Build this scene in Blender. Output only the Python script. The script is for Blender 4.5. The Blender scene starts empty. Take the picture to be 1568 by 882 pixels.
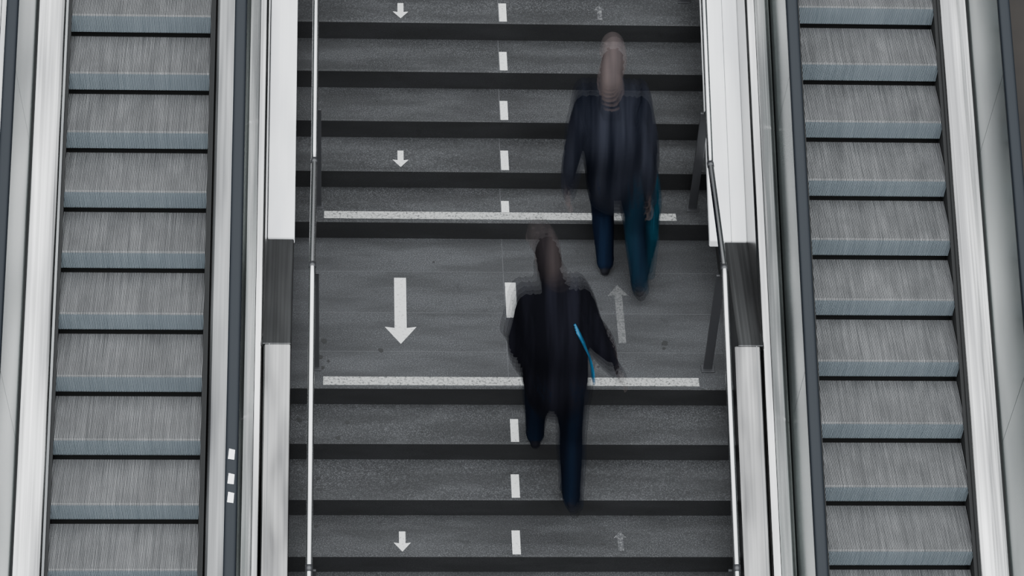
import bpy, bmesh, math, random
from mathutils import Vector, Matrix
from mathutils.kdtree import KDTree
random.seed(4)
C=bpy.context.collection
# ------------------------------------------------------------------ dims
T=0.3468; RI=0.1670; L=1.4367; TS=RI/T
XL,XR=-1.172,1.775
D=0.4; TE=math.tan(math.radians(25.1645)); E=D*TE

# ------------------------------------------------------------------ materials
class NT:
    def __init__(s,name):
        s.m=bpy.data.materials.new(name); s.m.use_nodes=True; s.t=s.m.node_tree; s.b=s.t.nodes['Principled BSDF']
        s.g=s.n('ShaderNodeNewGeometry')
    def n(s,k,**kw):
        x=s.t.nodes.new(k)
        for a,v in kw.items(): setattr(x,a,v)
        return x
    def l(s,a,b): s.t.links.new(a,b)
    def pos(s,scale=(1,1,1),rot=(0,0,0)):
        r=s.n('ShaderNodeMapping'); r.inputs['Scale'].default_value=scale; r.inputs['Rotation'].default_value=rot; s.l(s.g.outputs['Position'],r.inputs['Vector']); return r.outputs[0]
    def noise(s,vec,scale=1,detail=3,rough=.5):
        x=s.n('ShaderNodeTexNoise'); x.inputs['Scale'].default_value=scale; x.inputs['Detail'].default_value=detail; x.inputs['Roughness'].default_value=rough
        s.l(vec,x.inputs['Vector']); return x.outputs[0]
    def ramp(s,fac,stops):
        x=s.n('ShaderNodeValToRGB'); cr=x.color_ramp
        while len(cr.elements)<len(stops): cr.elements.new(.5)
        for e,(p,c) in zip(cr.elements,stops):
            e.position=p; e.color=(c if len(c)==4 else (*c,1)) if hasattr(c,'__len__') else (c,c,c,1)
        s.l(fac,x.inputs[0]); return x.outputs[0]
    def mix(s,f,a,b,mode='MIX'):
        x=s.n('ShaderNodeMix',data_type='RGBA',blend_type=mode)
        for i,v in ((0,f),(6,a),(7,b)):
            if hasattr(v,'is_output') : s.l(v,x.inputs[i])
            else: x.inputs[i].default_value=v if i==0 else ((*v,1) if len(v)==3 else v)
        return x.outputs[2]
    def bump(s,h,st=.3,d=.01):
        x=s.n('ShaderNodeBump'); x.inputs['Strength'].default_value=st; x.inputs['Distance'].default_value=d; s.l(h,x.inputs['Height']); s.l(x.outputs[0],s.b.inputs['Normal'])
    def set(s,**kw):
        for k,v in kw.items():
            i=s.b.inputs[k.replace('_',' ')]
            if hasattr(v,'is_output'): s.l(v,i)
            else: i.default_value=(*v,1) if hasattr(v,'__len__') and len(v)==3 else v
        return s.m

def steel(name,base=(.72,.72,.72),rough=.3,streak=.25,metal=1.0,low=.5,bump=.25,lf=(5,.9,.9)):
    k=NT(name); n=k.noise(k.pos((55,.4,.4)),1,3,.5)
    c=k.mix(k.ramp(n,[(.33,0),(.67,1)]),tuple(b*(1-streak) for b in base),base)
    n2=k.noise(k.pos(lf),1,2)
    c=k.mix(k.ramp(n2,[(.36,0),(.64,1)]),k.mix(1.0,c,(low,low,low*1.02),'MULTIPLY'),c)
    r=k.n('ShaderNodeMath',operation='MULTIPLY_ADD'); k.l(n2,r.inputs[0]); r.inputs[1].default_value=.2; r.inputs[2].default_value=rough-.1
    if bump: k.bump(k.noise(k.pos((18,.5,.5)),1,2),bump,.012)
    return k.set(Base_Color=c,Metallic=metal,Roughness=r.outputs[0])
M={}
M['steel']=steel('brushed_steel',(.62,.612,.60),.25,.38,1,.38,.45,(7,.6,.6))
M['steel_mid']=steel('dark_reflection_steel',(.19,.19,.19),.3,.3,1,.35,.2,(9,.7,.7))  # dark reflection on one inner deck, put into the base colour
M['steel_dark']=steel('worn_steel',(.20,.205,.205),.35)
M['steel_pipe']=steel('polished_steel',(.62,.62,.62),.2,.2,1,.7,0)
M['glass']=steel('satin_glass',(.21,.235,.228),.22,.08,.75,.7,.1)
M['sill_white']=steel('white_sky_reflection_and_sticker',(.93,.93,.93),.35,.05,0.0,.80,0,(6,1.2,1.2))  # upper sill's bright sky reflection put into the colour; stickers are plain white
M['sill_flat']=steel('dark_reflection_sill_and_core',(.085,.085,.085),.35,.4,.9)  # landing sill's dark reflection put into the colour; wall core is dark steel
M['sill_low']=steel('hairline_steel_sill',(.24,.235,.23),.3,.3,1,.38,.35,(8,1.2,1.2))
k=NT('black_rubber'); M['rubber']=k.set(Base_Color=(.005,.007,.010),Roughness=.5,Specular_IOR_Level=.2)
M['black']=NT('black_gap').set(Base_Color=(.003,.003,.003),Roughness=.8)
M['post']=NT('dark_painted_steel').set(Base_Color=(.020,.020,.022),Roughness=.4)
k=NT('dark_concrete'); n=k.noise(k.pos((1,1,1)),3,5); M['conc']=k.set(Base_Color=k.ramp(n,[(.3,(.006,.004,.003)),(.7,(.014,.010,.007))]),Roughness=.85)

def asphalt(name,lo,hi,speck=.05,amt=.75):
    k=NT(name)
    n1=k.noise(k.pos((1.1,2.6,2.6)),1.2,5,.6); c=k.ramp(n1,[(.32,lo),(.66,hi)])
    n5=k.noise(k.pos((.8,4,4)),1.7,3,.5)
    n2=k.noise(k.pos(),130,2,.65); c=k.mix(k.ramp(n2,[(.47,0),(.72,amt)]),c,tuple(h*3.0+speck*.25 for h in hi))
    n4=k.noise(k.pos(),380,1,.6); c=k.mix(k.ramp(n4,[(.3,.7),(.5,0)]),c,tuple(x*.4 for x in lo))
    n3=k.noise(k.pos((1,1,1)),9,4,.7); c=k.mix(k.ramp(n3,[(.3,.5),(.40,0)]),c,tuple(x*.6 for x in lo))
    c=k.mix(k.ramp(n5,[(.42,0),(.62,.5)]),c,tuple(x*.55 for x in lo))
    k.bump(n2,.3,.003)
    return k.set(Base_Color=c,Roughness=.6,Specular_IOR_Level=.35)
M['tread']=asphalt('asphalt_tread',(.0088,.0089,.0096),(.0235,.0238,.0252),.04)
M['landing']=asphalt('asphalt_landing',(.0175,.0178,.019),(.0285,.029,.031),.04)
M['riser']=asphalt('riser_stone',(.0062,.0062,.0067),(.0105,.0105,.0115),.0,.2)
M['gum']=NT('gum_stain').set(Base_Color=(.003,.003,.003),Roughness=.6)
M['seam']=NT('seam').set(Base_Color=(.042,.042,.045),Roughness=.6)
def paint(name,thr,col=(.46,.46,.45),back=(.03,.03,.03)):
    k=NT(name); n=k.noise(k.pos(),60,6,.75)
    return k.set(Base_Color=k.mix(k.ramp(n,[(thr-.08,0),(thr+.06,1)]),back,col),Roughness=.6)
M['paint']=paint('white_road_paint',.39)
M['paint_line']=paint('worn_road_paint',.46,(.28,.28,.27))
M['paint_worn']=paint('faded_road_paint',.57,(.13,.13,.13),(.022,.022,.024))
M['paint_dim']=paint('scuffed_road_paint',.50,(.085,.085,.085),(.035,.035,.036))

def cleat(name,c0,c1,rough,metal,dk=.45):
    k=NT(name)
    n=k.noise(k.pos((150,1.6,1.6)),1,4,.65); c=k.ramp(n,[(.34,c0),(.64,c1)])
    n2=k.noise(k.pos((7,3.5,3.5)),1,4,.6); c=k.mix(k.ramp(n2,[(.35,.0),(.7,dk)]),c,tuple(x*.6 for x in c0))
    return k.set(Base_Color=c,Metallic=metal,Roughness=rough)
M['cleat']=cleat('cleated_aluminium',(.115,.116,.118),(.255,.255,.258),.42,.35,.5)
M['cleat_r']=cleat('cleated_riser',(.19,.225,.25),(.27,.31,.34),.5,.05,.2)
M['groove']=cleat('groove_dark',(.022,.022,.022),(.04,.04,.04),.6,.1)
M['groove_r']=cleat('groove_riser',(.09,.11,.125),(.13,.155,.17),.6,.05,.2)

# ------------------------------------------------------------------ helpers
def empty(name,loc=(0,0,0)):
    o=bpy.data.objects.new(name,None); o.empty_display_size=.2; C.objects.link(o); o.location=loc; return o
def mesh(name,verts,faces,mats,fm=None,parent=None,smooth=False):
    me=bpy.data.meshes.new(name); me.from_pydata([tuple(v) for v in verts],[],faces)
    for m in (mats if isinstance(mats,(list,tuple)) else [mats]): me.materials.append(m)
    if fm: me.polygons.foreach_set('material_index',fm)
    if smooth: me.polygons.foreach_set('use_smooth',[True]*len(me.polygons))
    me.update(); bm=bmesh.new(); bm.from_mesh(me); bmesh.ops.recalc_face_normals(bm,faces=bm.faces); bm.to_mesh(me); bm.free()
    o=bpy.data.objects.new(name,me); C.objects.link(o)
    if parent: o.parent=parent
    return o
def prism(name,path,sect,mat,parent,smooth=False,bevel=0):
    n=len(sect); V=[];F=[]
    for (y,z) in path:
        for (x,dz) in sect: V.append((x,y,z+dz))
    for i in range(len(path)-1):
        for j in range(n): a=i*n+j; b=i*n+(j+1)%n; F.append((a,b,b+n,a+n))
    F.append(tuple(range(n))); F.append(tuple(range((len(path)-1)*n,len(path)*n)))
    o=mesh(name,V,F,mat,parent=parent,smooth=smooth)
    if bevel:
        m=o.modifiers.new('b','BEVEL'); m.width=bevel; m.segments=2; m.limit_method='ANGLE'
    return o
def box(name,x0,x1,y0,y1,z0,z1,mat,parent,bevel=0):
    V=[(x,y,z) for x in (x0,x1) for y in (y0,y1) for z in (z0,z1)]
    F=[(0,1,3,2),(4,6,7,5),(0,4,5,1),(2,3,7,6),(0,2,6,4),(1,5,7,3)]
    o=mesh(name,V,F,mat,parent=parent)
    if bevel:
        m=o.modifiers.new('b','BEVEL'); m.width=bevel; m.segments=3
    return o
def tube(name,pts,r,mat,parent,seg=16):
    P=[Vector(p) for p in pts]; V=[];F=[]
    for i,p in enumerate(P):
        d=((P[i+1]-p).normalized() if i<len(P)-1 else Vector())+((p-P[i-1]).normalized() if i else Vector()); d.normalize()
        u=d.cross(Vector((0,0,1))) if abs(d.z)<.95 else d.cross(Vector((0,1,0))); u.normalize(); w=d.cross(u)
        for s in range(seg): a=2*math.pi*s/seg; V.append(p+(u*math.cos(a)+w*math.sin(a))*r)
    for i in range(len(P)-1):
        for s in range(seg): a=i*seg+s;b=i*seg+(s+1)%seg; F.append((a,b,b+seg,a+seg))
    F.append(tuple(range(seg))); F.append(tuple(range((len(P)-1)*seg,len(P)*seg)))
    return mesh(name,V,F,mat,parent=parent,smooth=True)

# ------------------------------------------------------------------ staircase
stair=empty('staircase')
NU,ND=13,12
def nos(y,z): return [(y,z-.012),(y+.008,z)]
pts=[(-ND*T-0.6,-(ND)*RI-RI)]
for k_ in range(ND,-1,-1):
    y,z=-k_*T,-k_*RI
    pts+=[(y,z-RI)]+nos(y,z)
for k_ in range(NU):
    y,z=L+k_*T,(k_+1)*RI
    pts+=[(y,z-RI)]+nos(y,z)
pts.append((L+NU*T+.6,NU*RI))
V=[];F=[];fm=[]
for (y,z) in pts:
    V+= [(XL-.03,y,z),(XR+.03,y,z)]
for i in range(len(pts)-1):
    F.append((2*i,2*i+1,2*i+3,2*i+2)); dy=pts[i+1][0]-pts[i][0]; dz=pts[i+1][1]-pts[i][1]
    fm.append(1 if dz>.05 and dy<.01 else (2 if (abs(dz)<1e-6 and dy>1.0) else 0))
nb=len(V)
V+=[(XL-.03,pts[0][0],pts[0][1]-.3),(XR+.03,pts[0][0],pts[0][1]-.3),(XL-.03,pts[-1][0],pts[-1][1]-.3),(XR+.03,pts[-1][0],pts[-1][1]-.3)]
F.append((nb,nb+1,nb+3,nb+2)); fm.append(0)
F.append((0,1,nb+1,nb)); fm.append(0); n_=2*len(pts)-2; F.append((n_,n_+1,nb+3,nb+2)); fm.append(0)
mesh('steps',V,F,[M['tread'],M['riser'],M['landing']],fm,stair)

MV={k_:([],[]) for k_ in ('paint','paint_line','paint_worn','paint_dim','gum','seam')}
def flat(mat,poly,z):
    V,F=MV[mat]; b=len(V); V+=[(x,y,z) for x,y in poly]; F.append(tuple(range(b,b+len(poly))))
def rect(mat,x0,x1,y0,y1,z): flat(mat,[(x0,y0),(x1,y0),(x1,y1),(x0,y1)],z)
def arrow(mat,x,y0,y1,hw,hl,sw,z,down=True):
    P=[(0,0),(hw,hl),(sw,hl*.93),(sw,y1-y0),(-sw,y1-y0),(-sw,hl*.93),(-hw,hl)]
    flat(mat,[(x+a,(y0+b) if down else (y1-b)) for a,b in P],z)
e=.0015
arrow('paint',-.438,.405,1.04,.108,.16,.041,e)
arrow('paint_dim',1.08,.42,.985,.075,.11,.026,e,False)
rect('paint',.293,.368,.66,1.0,e)
rect('paint_line',-.962,1.575,.022,.098,e)
rect('paint_line',-.970,1.520,L+.025,L+.098,RI+e)
def treadpos(k_): return (L+(k_-1)*T,k_*RI) if k_>0 else (k_*T,k_*RI)
for k_ in list(range(1,NU))+[-j for j in range(1,ND)]:
    y,z=treadpos(k_); z+=e
    y0=.1 if k_==1 else .012
    rect('paint',.282+(.012 if k_<0 else 0),.336+(.012 if k_<0 else 0),y+y0,y+.215,z)
for k_ in (2,5,8,11,-3,-6,-9):
    y,z=treadpos(k_); z+=e
    arrow('paint',-.432,y+.035,y+.205,.056,.075,.021,z)
    if k_!=2: arrow('paint_worn',1.015,y+.04,y+.21,.045,.06,.018,z,False)
for y in (.33,.70,1.10): rect('seam',XL,XR,y,y+.004,e*.5)
rect('seam',.283,.287,.0,L,e*.5)
for k_ in range(1,NU):
    y,z=treadpos(k_); rect('seam',.276,.280,y+.01,y+T,z+e*.4)
def blob(x,y,z,r):
    flat('gum',[(x+r*random.uniform(.7,1.2)*math.cos(a*math.pi/5),y+r*random.uniform(.7,1.2)*math.sin(a*math.pi/5)) for a in range(10)],z+e*1.3)
for (x,y,r) in [(-.96,.43,.022),(-.985,.28,.02),(-.97,.18,.018),(-.575,.345,.02),(1.37,.42,.024),(1.36,.375,.014),(-.93,.24,.012),(-.2,1.2,.008),(.9,.2,.01)]: blob(x,y,0,r)
for (k_,x,dy,r) in [(-1,-.80,.18,.016),(-1,-.86,.04,.018),(-1,-1.12,.2,.02),(-1,-.3,.1,.008),(-2,-.99,.18,.016),(-2,-1.1,.08,.012),(-3,-1.0,.25,.014),(-2,-.2,.22,.01),(-3,.9,.1,.012),(3,-.6,.2,.008),(-4,-.7,.1,.014)]:
    y,z=treadpos(k_); blob(x,y+dy,z,r)
NM={'paint':'arrow_and_dash_markings','paint_line':'edge_lines','paint_worn':'faded_arrows','paint_dim':'scuffed_arrow','gum':'gum_stains','seam':'slab_seams'}
for kk,(V,F) in MV.items(): mesh(NM[kk],V,F,M[kk],parent=stair)

# ------------------------------------------------------------------ side walls of the stair with sill
YB,YT=-4.2,5.6
HS=.38; K0,K1=.04,1.04
def zs(y): return HS if K0<=y<=K1 else HS+((y-K0) if y<K0 else (y-K1))*TS
def side(ups,fl,lo,core):
    par=empty('stair_side_wall')
    def strip(nm,path,x,mat,dep=.06):
        a,b=x; return prism(nm,path,[(a,0),(b,0),(b,-dep),(a,-dep)],mat,par,bevel=.008)
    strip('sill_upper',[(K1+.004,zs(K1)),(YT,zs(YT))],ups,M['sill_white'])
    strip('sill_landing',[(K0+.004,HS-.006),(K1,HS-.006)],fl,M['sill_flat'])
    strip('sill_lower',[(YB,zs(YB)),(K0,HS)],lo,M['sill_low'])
    a,b=core
    prism('wall_core',[(YB,zs(YB)-.061),(K0,HS-.065),(K1,HS-.065),(YT,zs(YT)-.061)],[(a,0),(b,0),(b,-.5),(a,-.5)],M['sill_flat'],par)
    if a>0:
        s=a+(b-a)*.3
        prism('sill_seam',[(K1,zs(K1)+.0012),(YT,zs(YT)+.0012)],[(s,0),(s+.004,0),(s+.004,-.01),(s,-.01)],M['steel_dark'],par)
    s=a+(b-a)*(.8 if a>0 else .18)
    prism('sill_seam',[(YB,zs(YB)+.0012),(K0,zs(K0)+.0012)],[(s,0),(s+.005,0),(s+.005,-.01),(s,-.01)],M['steel_dark'],par)
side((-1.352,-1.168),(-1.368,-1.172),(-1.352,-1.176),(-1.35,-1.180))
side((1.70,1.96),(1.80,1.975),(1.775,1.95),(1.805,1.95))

# ------------------------------------------------------------------ handrails
def zr(y):
    return .95 if .178<=y<=1.225 else .95+((y-.178) if y<.178 else (y-1.225))*TS
def handrail(x,px):
    par=empty('stair_handrail')
    ys=[YB+.2,.13,.178,.226,1.18,1.225,1.27,YT-.2]
    tube('rail',[(x,y,zr(y)) for y in ys],.0215,M['steel_pipe'],par)
    for y in (.20,1.20,-1.62,3.0):
        tube('collar',[(x,y-.02,zr(y-.02)),(x,y+.02,zr(y+.02))],.0245,M['post'],par)
    for y in (.185,1.59,-1.60,3.1,-3.3):
        zb=0 if 0<y<L else (-math.ceil(-y/T)*RI if y<0 else (int((y-L)/T)+1)*RI)
        box('post',px-.03,px+.03,y-.008,y+.008,zb,zr(y)-.05,M['post'],par,.003)
        box('base_plate',px-.045,px+.045,y-.035,y+.035,zb,zb+.008,M['post'],par,.002)
        tube('bracket',[(px,y,zr(y)-.055),(x,y,zr(y)-.015)],.01,M['post'],par,8)
handrail(-1.033,-1.02)
handrail(1.662,1.645)

# ------------------------------------------------------------------ escalators
def step_mesh():
    W=1.0; pitch=1/111.; rw=.0048; dp=.008
    path=[(.393,0),(.2,0),(.012,0),(.004,-.002),(.0,-.008),(.002,-.05),(.006,-.10),(.012,-E+.024)]
    inner=[(.393,-dp),(.2,-dp),(.018,-dp),(.014,-dp-.001),(.010,-.014),(.011,-.05),(.015,-.10),(.021,-E+.024)]
    V=[];F=[];fm=[]
    n=len(path)
    for i in range(111):
        x0=.002+i*pitch; x1=x0+rw; b=len(V)
        for (y,z),(yi,zi) in zip(path,inner): V+=[(x0,y,z),(x1,y,z),(x0,yi,zi),(x1,yi,zi)]
        for j in range(n-1):
            a=b+4*j; c=a+4; mi=0 if j<4 else 1
            F+=[(a,a+1,c+1,c),(a,c,c+2,a+2),(a+1,a+3,c+3,c+1)]; fm+=[mi]*3
        F+=[(b,b+2,b+3,b+1)]; fm+=[0]
        a=b+4*(n-1); F+=[(a,a+1,a+3,a+2)]; fm+=[1]
    b=len(V)
    for (yi,zi) in inner: V+=[(0,yi,zi),(W,yi,zi)]
    for j in range(n-1): F.append((b+2*j,b+2*j+1,b+2*j+3,b+2*j+2)); fm.append(2 if j<4 else 3)
    me=bpy.data.meshes.new('escalator_step'); me.from_pydata(V,[],F)
    for m in ('cleat','cleat_r','groove','groove_r'): me.materials.append(M[m])
    me.polygons.foreach_set('material_index',fm); me.update(); return me
SM=step_mesh()
P2=[(YB,YB*TE),(YT,YT*TE)]
def escalator(x0,ph,bl,br,stickers=False,outL=.14,outR=.14):
    par=empty('escalator'); x1=x0+1
    kmin=int((YB-ph)/D)+1; kmax=int((YT-ph)/D)-1
    for kk in range(kmin,kmax+1):
        y=ph+kk*D; o=bpy.data.objects.new('step',SM); C.objects.link(o); o.parent=par; o.location=(x0,y,y*TE)
    prism('truss_pan',P2,[(x0-.3,-.30),(x1+.3,-.30),(x1+.3,-.5),(x0-.3,-.5)],M['black'],par)
    for s,xe,bo,ou in ((-1,x0,bl,outL),(1,x1,br,outR)):
        f=lambda d: xe+s*d
        prism('skirt',P2,[(f(.004),-.30),(f(.020),-.30),(f(.020),.055),(f(.004),.055)],M['black'] if s>0 else M['steel_dark'],par)
        prism('skirt_brush',P2,[(f(-.016),.0),(f(.006),.0),(f(.006),.024),(f(-.016),.016)],M['black'],par)
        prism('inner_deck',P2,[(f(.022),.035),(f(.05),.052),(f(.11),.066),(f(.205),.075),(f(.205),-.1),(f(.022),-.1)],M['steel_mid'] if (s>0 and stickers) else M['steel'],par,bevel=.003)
        prism('deck_joint',P2,[(f(.206),.07),(f(.216),.07),(f(.216),-.1),(f(.206),-.1)],M['black'],par)
        y=YB
        while y<YT-.01:
            ye=min(y+1.9,YT)
            prism('balustrade_panel',[(y+.003,(y+.003)*TE),(ye-.003,(ye-.003)*TE)],[(f(.217),.06),(f(bo-.012),.90),(f(bo+.012),.90),(f(.245),.06)],M['glass'],par)
            y=ye
        prism('rail_profile',P2,[(f(bo-.02),.89),(f(bo+.02),.89),(f(bo+.02),.925),(f(bo-.02),.925)],M['steel_dark'],par)
        w=.041; sec=[]
        for a in range(13):
            t=math.pi*a/12; sec.append((f(bo)+math.copysign(abs(math.cos(t))**.6,math.cos(t))*w,.935+math.sin(t)**.7*.028 if 0<a<12 else .925))
        sec+= [(f(bo)-w+.006,.905),(f(bo)+w-.006,.905)]
        prism('handrail_belt',P2,sec,M['rubber'],par,smooth=False)
        a_,b_=.245,.245+ou
        m_=a_+ou*.62
        prism('outer_deck',P2,[(f(a_),.30),(f(a_+.03),.325),(f(m_),.335),(f(b_-.015),.325),(f(b_),.30),(f(b_),-.5),(f(a_),-.5)],M['steel'],par,bevel=.004)
        prism('outer_deck_joint',P2,[(f(m_),.3365),(f(m_+.005),.3365),(f(m_+.005),.30),(f(m_),.30)],M['black'],par)
        if stickers and s==1:
            for yy in (-1.02,-1.165,-1.275):
                zz=yy*TE+.9645
                mesh('sticker',[(f(bo)-.022,yy-.030,zz-.030*TE),(f(bo)+.016,yy-.035,zz-.035*TE),(f(bo)+.02,yy+.022,zz+.022*TE),(f(bo)-.016,yy+.03,zz+.03*TE)],[(0,1,2,3)],M['sill_white'],parent=par)
    return par
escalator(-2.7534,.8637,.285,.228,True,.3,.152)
escalator(2.3744,.9835,.185,.27,False,.17,.14)

prism('wall_left',P2,[(-5.0,.2),(-3.3,.2),(-3.3,-.8),(-5.0,-.8)],M['conc'],None)
prism('wall_right',P2,[(5.8,.2),(3.79,.2),(3.79,-.8),(5.8,-.8)],M['conc'],None)

# ------------------------------------------------------------------ people (long-exposure figures)
def cloth(name,c0,c1,alpha=.17,fac=.72):
    k=NT(name); n=k.noise(k.pos((13,1.2,.9)),1,2,.5)
    return k.set(Base_Color=k.ramp(n,[(.38,c0),(fac,c1)]),Roughness=.9,Alpha=alpha,Specular_IOR_Level=.1)
def pmats(tag,jk,tr,tr2,sk,hr,sh,al=.17,ah=.11):
    return [cloth(tag+'_jacket',*jk,al),cloth(tag+'_trousers_left',*tr,al),cloth(tag+'_trousers_right',*tr2,al),cloth(tag+'_skin',sk,sk,ah),cloth(tag+'_hair',*hr,ah),cloth(tag+'_shoes',*sh,al)]
def loft(points,radii,sub=5,seg=14):
    P=[Vector(p) for p in points]; R=[Vector((r,r)) if not hasattr(r,'__len__') else Vector(r) for r in radii]
    def cr(A,i,t):
        a=A[max(i-1,0)];b=A[i];c=A[i+1];d=A[min(i+2,len(A)-1)]
        return .5*((2*b)+(c-a)*t+(2*a-5*b+4*c-d)*t*t+(3*b-a-3*c+d)*t**3)
    Q=[];S=[]
    for i in range(len(P)-1):
        for s in range(sub): t=s/sub; Q.append(cr(P,i,t)); S.append(cr(R,i,t))
    Q.append(P[-1]); S.append(R[-1])
    d0=(Q[0]-Q[1]).normalized(); d1=(Q[-1]-Q[-2]).normalized()
    pre=[(Q[0]+d0*min(S[0])*math.sin(a),S[0]*math.cos(a)) for a in (1.35,.9,.45)]
    post=[(Q[-1]+d1*min(S[-1])*math.sin(a),S[-1]*math.cos(a)) for a in (.45,.9,1.35)]
    A=pre+list(zip(Q,S))+post
    V=[];F=[]
    for i,(q,r) in enumerate(A):
        d=(A[min(i+1,len(A)-1)][0]-A[max(i-1,0)][0]).normalized()
        u=Vector((1,0,0)); u=(u-d*u.dot(d)); u.normalize(); v=d.cross(u)
        for s in range(seg): a=2*math.pi*s/seg; V.append(q+u*math.cos(a)*r.x+v*math.sin(a)*r.y)
    for i in range(len(A)-1):
        for s in range(seg): a=i*seg+s;b=i*seg+(s+1)%seg; F.append((a,b,b+seg,a+seg))
    F.append(tuple(reversed(range(seg)))); F.append(tuple(range((len(A)-1)*seg,len(A)*seg)))
    return V,F
def ball(c,r,rot=None,seg=16):
    V=[];F=[]
    for i in range(1,seg):
        ph=math.pi*i/seg
        for j in range(seg*2):
            th=math.pi*j/seg; v=Vector((r[0]*math.sin(ph)*math.cos(th),r[1]*math.sin(ph)*math.sin(th),r[2]*math.cos(ph)))
            V.append(v)
    n=seg*2
    for i in range(seg-2):
        for j in range(n): F.append((i*n+j,(i+1)*n+j,(i+1)*n+(j+1)%n,i*n+(j+1)%n))
    F.append(tuple(range(n))); F.append(tuple(reversed(range((seg-2)*n,(seg-1)*n))))
    V=[Vector(c)+((rot@v) if rot else v) for v in V]
    return V,F
def build_figure(name,J,mats,parent,headpitch=-.35,headyaw=0,g=1.0):
    parts=[]
    def add(lab,vf): parts.append((lab,vf[0],vf[1]))
    hip=(J['hipL']+J['hipR'])*.5; sh=(J['shL']+J['shR'])*.5; hd=J['head']
    sp=sh-hip
    P=[hip+Vector((0,-.005,-.09)),hip,hip+sp*.35+Vector((0,-.01,0)),hip+sp*.72+Vector((0,-.035,0)),sh+Vector((0,-.01,.010)),sh+(hd-sh)*.33+Vector((0,-.01,0))]
    add(0,loft(P,[(.180*g,.13*g),(.188*g,.138*g),(.188*g,.138*g),(.200*g,.145*g),(.150*g,.105*g),(.064,.064)],6,24))
    add(0,loft([sh+(hd-sh)*.25,sh+(hd-sh)*.42],[(.076,.076),(.072,.074)],3))
    add(3,loft([sh+(hd-sh)*.2,sh+(hd-sh)*.75],[.052,.050],3))
    for s,S in ((-1,'L'),(1,'R')):
        a,b,c=J['sh'+S],J['el'+S],J['wr'+S]
        inn=a+Vector((-s*.06,0,.005))
        add(0,loft([inn,a,a+(b-a)*.5,b,b+(c-b)*.5,c],[.064*g,.071*g,.063*g,.056*g,.050*g,.041*g],5))
        d=(c-b).normalized(); pn=Vector((-s,0,0)); pn=(pn-d*pn.dot(d)).normalized(); fw=d.cross(pn)
        if fw.y<0: fw=-fw
        V,F=loft([c-d*.01,c+d*.03,c+d*.07,c+d*.095],[.024,.026,.028,.022],3)
        cc=c+d*.05
        V=[v-pn*((v-cc).dot(pn))*.45+fw*((v-cc).dot(fw))*.45 for v in V]; add(3,(V,F))
        for i,(off,ln) in enumerate([(.032,.072),(.011,.080),(-.010,.075),(-.030,.060)]):
            p0=c+d*.088+fw*off; d1=(d+pn*.25).normalized(); d2=(d+pn*.8).normalized(); d3=(d+pn*1.7).normalized()
            p1=p0+d1*ln*.45; p2=p1+d2*ln*.32; p3=p2+d3*ln*.23
            add(3,loft([p0-d*.02,p0,p1,p2,p3],[.0095,.0098,.0092,.0085,.0075],2,10))
        t0=c+d*.025+fw*.022; add(3,loft([t0,t0+(d*.6+fw*.7).normalized()*.035,t0+(d*.6+fw*.7).normalized()*.035+(d*.95+fw*.2+pn*.3).normalized()*.034],[.0125,.0115,.0088],3,10))
        h,kn,an,to=J['hip'+S],J['kn'+S],J['an'+S],J['to'+S]
        add(1 if s<0 else 2,loft([h+Vector((-s*.01,0,.05)),h+(kn-h)*.25,kn+(h-kn)*.3,kn,kn+(an-kn)*.35,an+(kn-an)*.12,an+(kn-an)*-.02],[(.100,.112),(.100,.108),.084,.073,.072,.060,.060],5,18))
        fd=(to-an)
        heel=an+Vector((0,-.045,-.045)) if abs(fd.z)<.09 else an+Vector((0,-.06,-.01))
        V,F=loft([heel,heel+(to-heel)*.35,heel+(to-heel)*.7,to],[(.034,.038),(.038,.042),(.047,.032),(.038,.022)],5,16); add(5,(V,F))
        add(5,loft([an+(kn-an)*.06,heel+(to-heel)*.25],[.044,.042],3))
    R=Matrix.Rotation(headyaw,3,'Z')@Matrix.Rotation(headpitch,3,'X')
    H=lambda x,y,z: hd+R@Vector((x,y,z))
    add(3,ball(hd,(.074,.092,.108),R)); add(3,ball(H(0,.028,-.055),(.055,.062,.062),R)); add(3,ball(H(0,.062,-.092),(.026,.02,.02),R))
    add(3,loft([H(0,.086,.02),H(0,.104,-.018),H(0,.098,-.03)],[.008,.014,.012],3,10))
    for s in (-1,1):
        add(3,ball(H(s*.077,-.005,-.012),(.010,.022,.034),R,10)); add(3,ball(H(s*.030,.082,.022),(.020,.009,.007),R,8))
    add(3,ball(H(0,.087,-.062),(.024,.010,.010),R,8))
    add(4,ball(H(0,-.016,.022),(.083,.094,.106),R)); add(4,ball(H(0,-.046,-.02),(.072,.056,.075),R))
    V=[];F=[];lab=[]
    for l_,v,f in parts:
        b=len(V); V+=v; F+=[tuple(b+i for i in q) for q in f]; lab+=[l_]*len(v)
    me=bpy.data.meshes.new('tmp'); me.from_pydata([tuple(v) for v in V],[],F); me.update()
    bm=bmesh.new(); bm.from_mesh(me); bmesh.ops.recalc_face_normals(bm,faces=bm.faces); bm.to_mesh(me); bm.free()
    o=bpy.data.objects.new('tmp',me); C.objects.link(o)
    m=o.modifiers.new('r','REMESH'); m.mode='VOXEL'; m.voxel_size=.0068; m.adaptivity=0
    m=o.modifiers.new('s','SMOOTH'); m.factor=.5; m.iterations=3
    dg=bpy.context.evaluated_depsgraph_get(); dg.update(); nm=bpy.data.meshes.new_from_object(o.evaluated_get(dg))
    bpy.data.objects.remove(o); bpy.data.meshes.remove(me)
    kd=KDTree(len(V))
    for i,v in enumerate(V): kd.insert(v,i)
    kd.balance()
    nm.materials.clear()
    for m in mats: nm.materials.append(m)
    idx=[lab[kd.find(p.center)[1]] for p in nm.polygons]
    nm.polygons.foreach_set('material_index',idx); nm.polygons.foreach_set('use_smooth',[True]*len(idx)); nm.name=name
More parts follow.
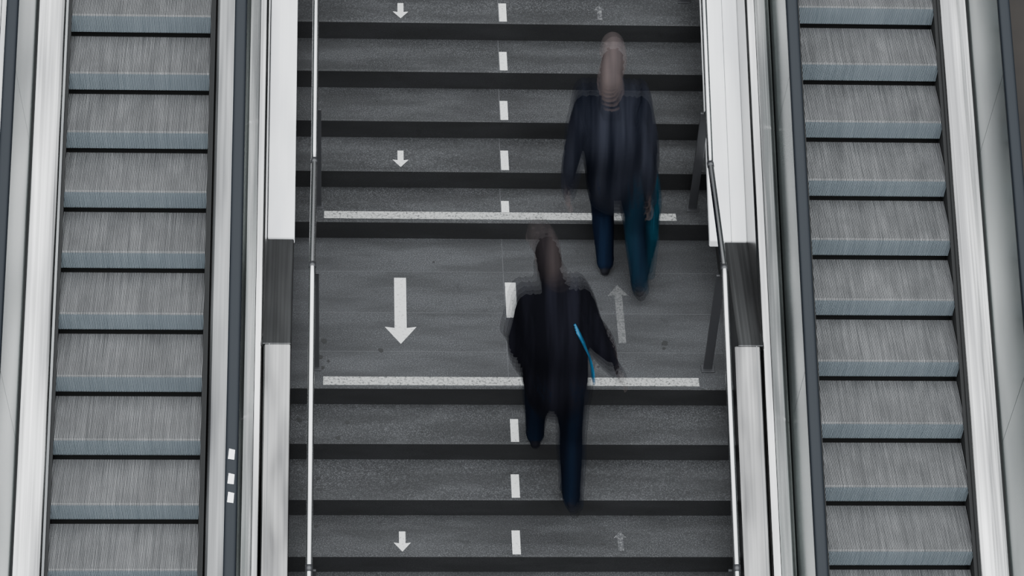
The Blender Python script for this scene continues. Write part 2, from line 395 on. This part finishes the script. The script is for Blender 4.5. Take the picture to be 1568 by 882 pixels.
    ob=bpy.data.objects.new(name,nm); C.objects.link(ob); ob.parent=parent
    V=[];F=[]
    for s in (-1,1):
        v,f=ball(H(s*.030,.083,.008),(.011,.007,.008),R,8); b=len(V); V+=v; F+=[tuple(b+i for i in q) for q in f]
    mesh('eyes',V,F,mats[4],parent=parent,smooth=True)
    return ob
def person(J0,mats,off,w,ts,extra=None,sway=0,**kw):
    par=empty('pedestrian')
    for i,t in enumerate(ts):
        J={}
        for k_,p in J0.items():
            ww=w.get(k_,1.0)
            J[k_]=Vector(p)+Vector(off)*t*ww+Vector((sway*math.sin(t*3.1)*ww,0,0))
        build_figure('body' if i==0 else 'body_trail',J,mats,par,**kw)
        if extra: extra(J,par,t)
    return par
N=11
ts=[]
for i in range(N):
    u=-1+2*i/(N-1); ts.append(math.copysign(abs(u)**1.25,u))
JA=dict(head=(.955,1.44,1.59),shL=(.785,1.36,1.30),shR=(1.145,1.36,1.30),elL=(.725,1.28,1.02),elR=(1.225,1.26,1.03),wrL=(.715,1.32,.77),wrR=(1.27,1.25,.79),
        hipL=(.945,1.27,.85),hipR=(1.13,1.27,.85),knL=(.965,1.36,.46),anL=(1.0,1.15,.085),toL=(.99,1.34,.03),knR=(1.19,1.21,.48),anR=(1.23,.96,.17),toR=(1.23,1.09,.035))
mA=pmats('upper',((.0025,.0035,.008),(.024,.026,.037)),((.003,.005,.014),(.006,.014,.034)),((.003,.009,.020),(.006,.026,.045)),(.16,.12,.115),((.085,.070,.072),(.18,.14,.135)),((.006,.006,.008),(.02,.02,.025)),.20,.095)
bagm=cloth('teal_bag_fabric',(.003,.018,.032),(.006,.045,.070),.16)
def bagA(J,par,t):
    h=J['wrR']+Vector((.030,.0,-.09))
    box('shopping_bag',h.x-.035,h.x+.045,h.y-.13,h.y+.13,h.z-.56,h.z-.14,bagm,par,.03)
    tube('bag_handle',[(h.x,h.y-.08,h.z-.14),(h.x,h.y-.03,h.z-.01),(h.x,h.y+.03,h.z-.01),(h.x,h.y+.08,h.z-.14)],.007,bagm,par,8)
person(JA,mA,(0.004,.13,.072),dict(anL=.12,toL=.05,knL=.5,hipL=.85,hipR=.85,anR=.9,toR=.75,head=.95,wrL=1.2,wrR=1.2,elR=1.1,elL=1.1),ts,bagA,.016,g=1.09)
JB=dict(head=(.475,-.04,1.27),shL=(.355,-.28,1.05),shR=(.695,-.26,1.08),elL=(.285,-.37,.79),elR=(.80,-.36,.86),wrL=(.335,-.20,.60),wrR=(.90,-.31,.68),
        hipL=(.455,-.49,.63),hipR=(.62,-.49,.63),knL=(.44,-.24,.31),anL=(.45,-.33,-.08),toL=(.445,-.14,-.137),knR=(.66,-.56,.21),anR=(.675,-.76,-.20),toR=(.675,-.62,-.30))
mB=pmats('lower',((.0018,.0018,.0038),(.009,.009,.015)),((.002,.004,.010),(.003,.008,.020)),((.0015,.003,.008),(.003,.008,.020)),(.10,.08,.075),((.022,.018,.020),(.06,.047,.047)),((.003,.003,.004),(.008,.008,.012)),.175,.105)
pB=person(JB,mB,(-.05,.115,.065),dict(anL=.1,toL=.05,knL=.5,hipL=.7,hipR=.7,knR=.6,anR=.5,toR=.3,head=1.15,wrL=.9,wrR=1.2,elL=1),ts,None,.014,g=1.10)
st=NT('blue_cord').set(Base_Color=(.008,.13,.26),Roughness=.5,Alpha=.4)
for t in (-1,-.33,.33,1):
    o_=Vector((-.007,.020,.014))*t
    tube('bag_cord',[Vector(p)+o_ for p in ((.640,-.48,1.08),(.668,-.495,1.03),(.706,-.51,.95),(.742,-.52,.85),(.766,-.525,.75),(.778,-.52,.64))],.008,st,pB,10)

# ------------------------------------------------------------------ camera, world
cd=bpy.data.cameras.new('camera'); co=bpy.data.objects.new('camera',cd); C.objects.link(co)
co.location=(-0.8137,-12.5132,13.5486); co.rotation_euler=(.7829,-.0473,-.0381)
cd.sensor_width=36; cd.lens=4204.5276*36/1568; cd.clip_end=200
bpy.context.scene.camera=co
w=bpy.data.worlds.new('World'); bpy.context.scene.world=w; w.use_nodes=True; nt=w.node_tree
bg=nt.nodes['Background']; tc=nt.nodes.new('ShaderNodeTexCoord'); sp=nt.nodes.new('ShaderNodeSeparateXYZ'); nt.links.new(tc.outputs['Generated'],sp.inputs[0])
m1=nt.nodes.new('ShaderNodeMath'); m1.operation='MULTIPLY_ADD'; nt.links.new(sp.outputs[1],m1.inputs[0]); m1.inputs[1].default_value=-.4; nt.links.new(sp.outputs[2],m1.inputs[2])
mr=nt.nodes.new('ShaderNodeMapRange'); mr.interpolation_type='SMOOTHSTEP'; nt.links.new(m1.outputs[0],mr.inputs[0])
mr.inputs[1].default_value=.3; mr.inputs[2].default_value=1.05; mr.inputs[3].default_value=.25; mr.inputs[4].default_value=6.0
nt.links.new(mr.outputs[0],bg.inputs[1]); bg.inputs[0].default_value=(.93,.97,1,1)
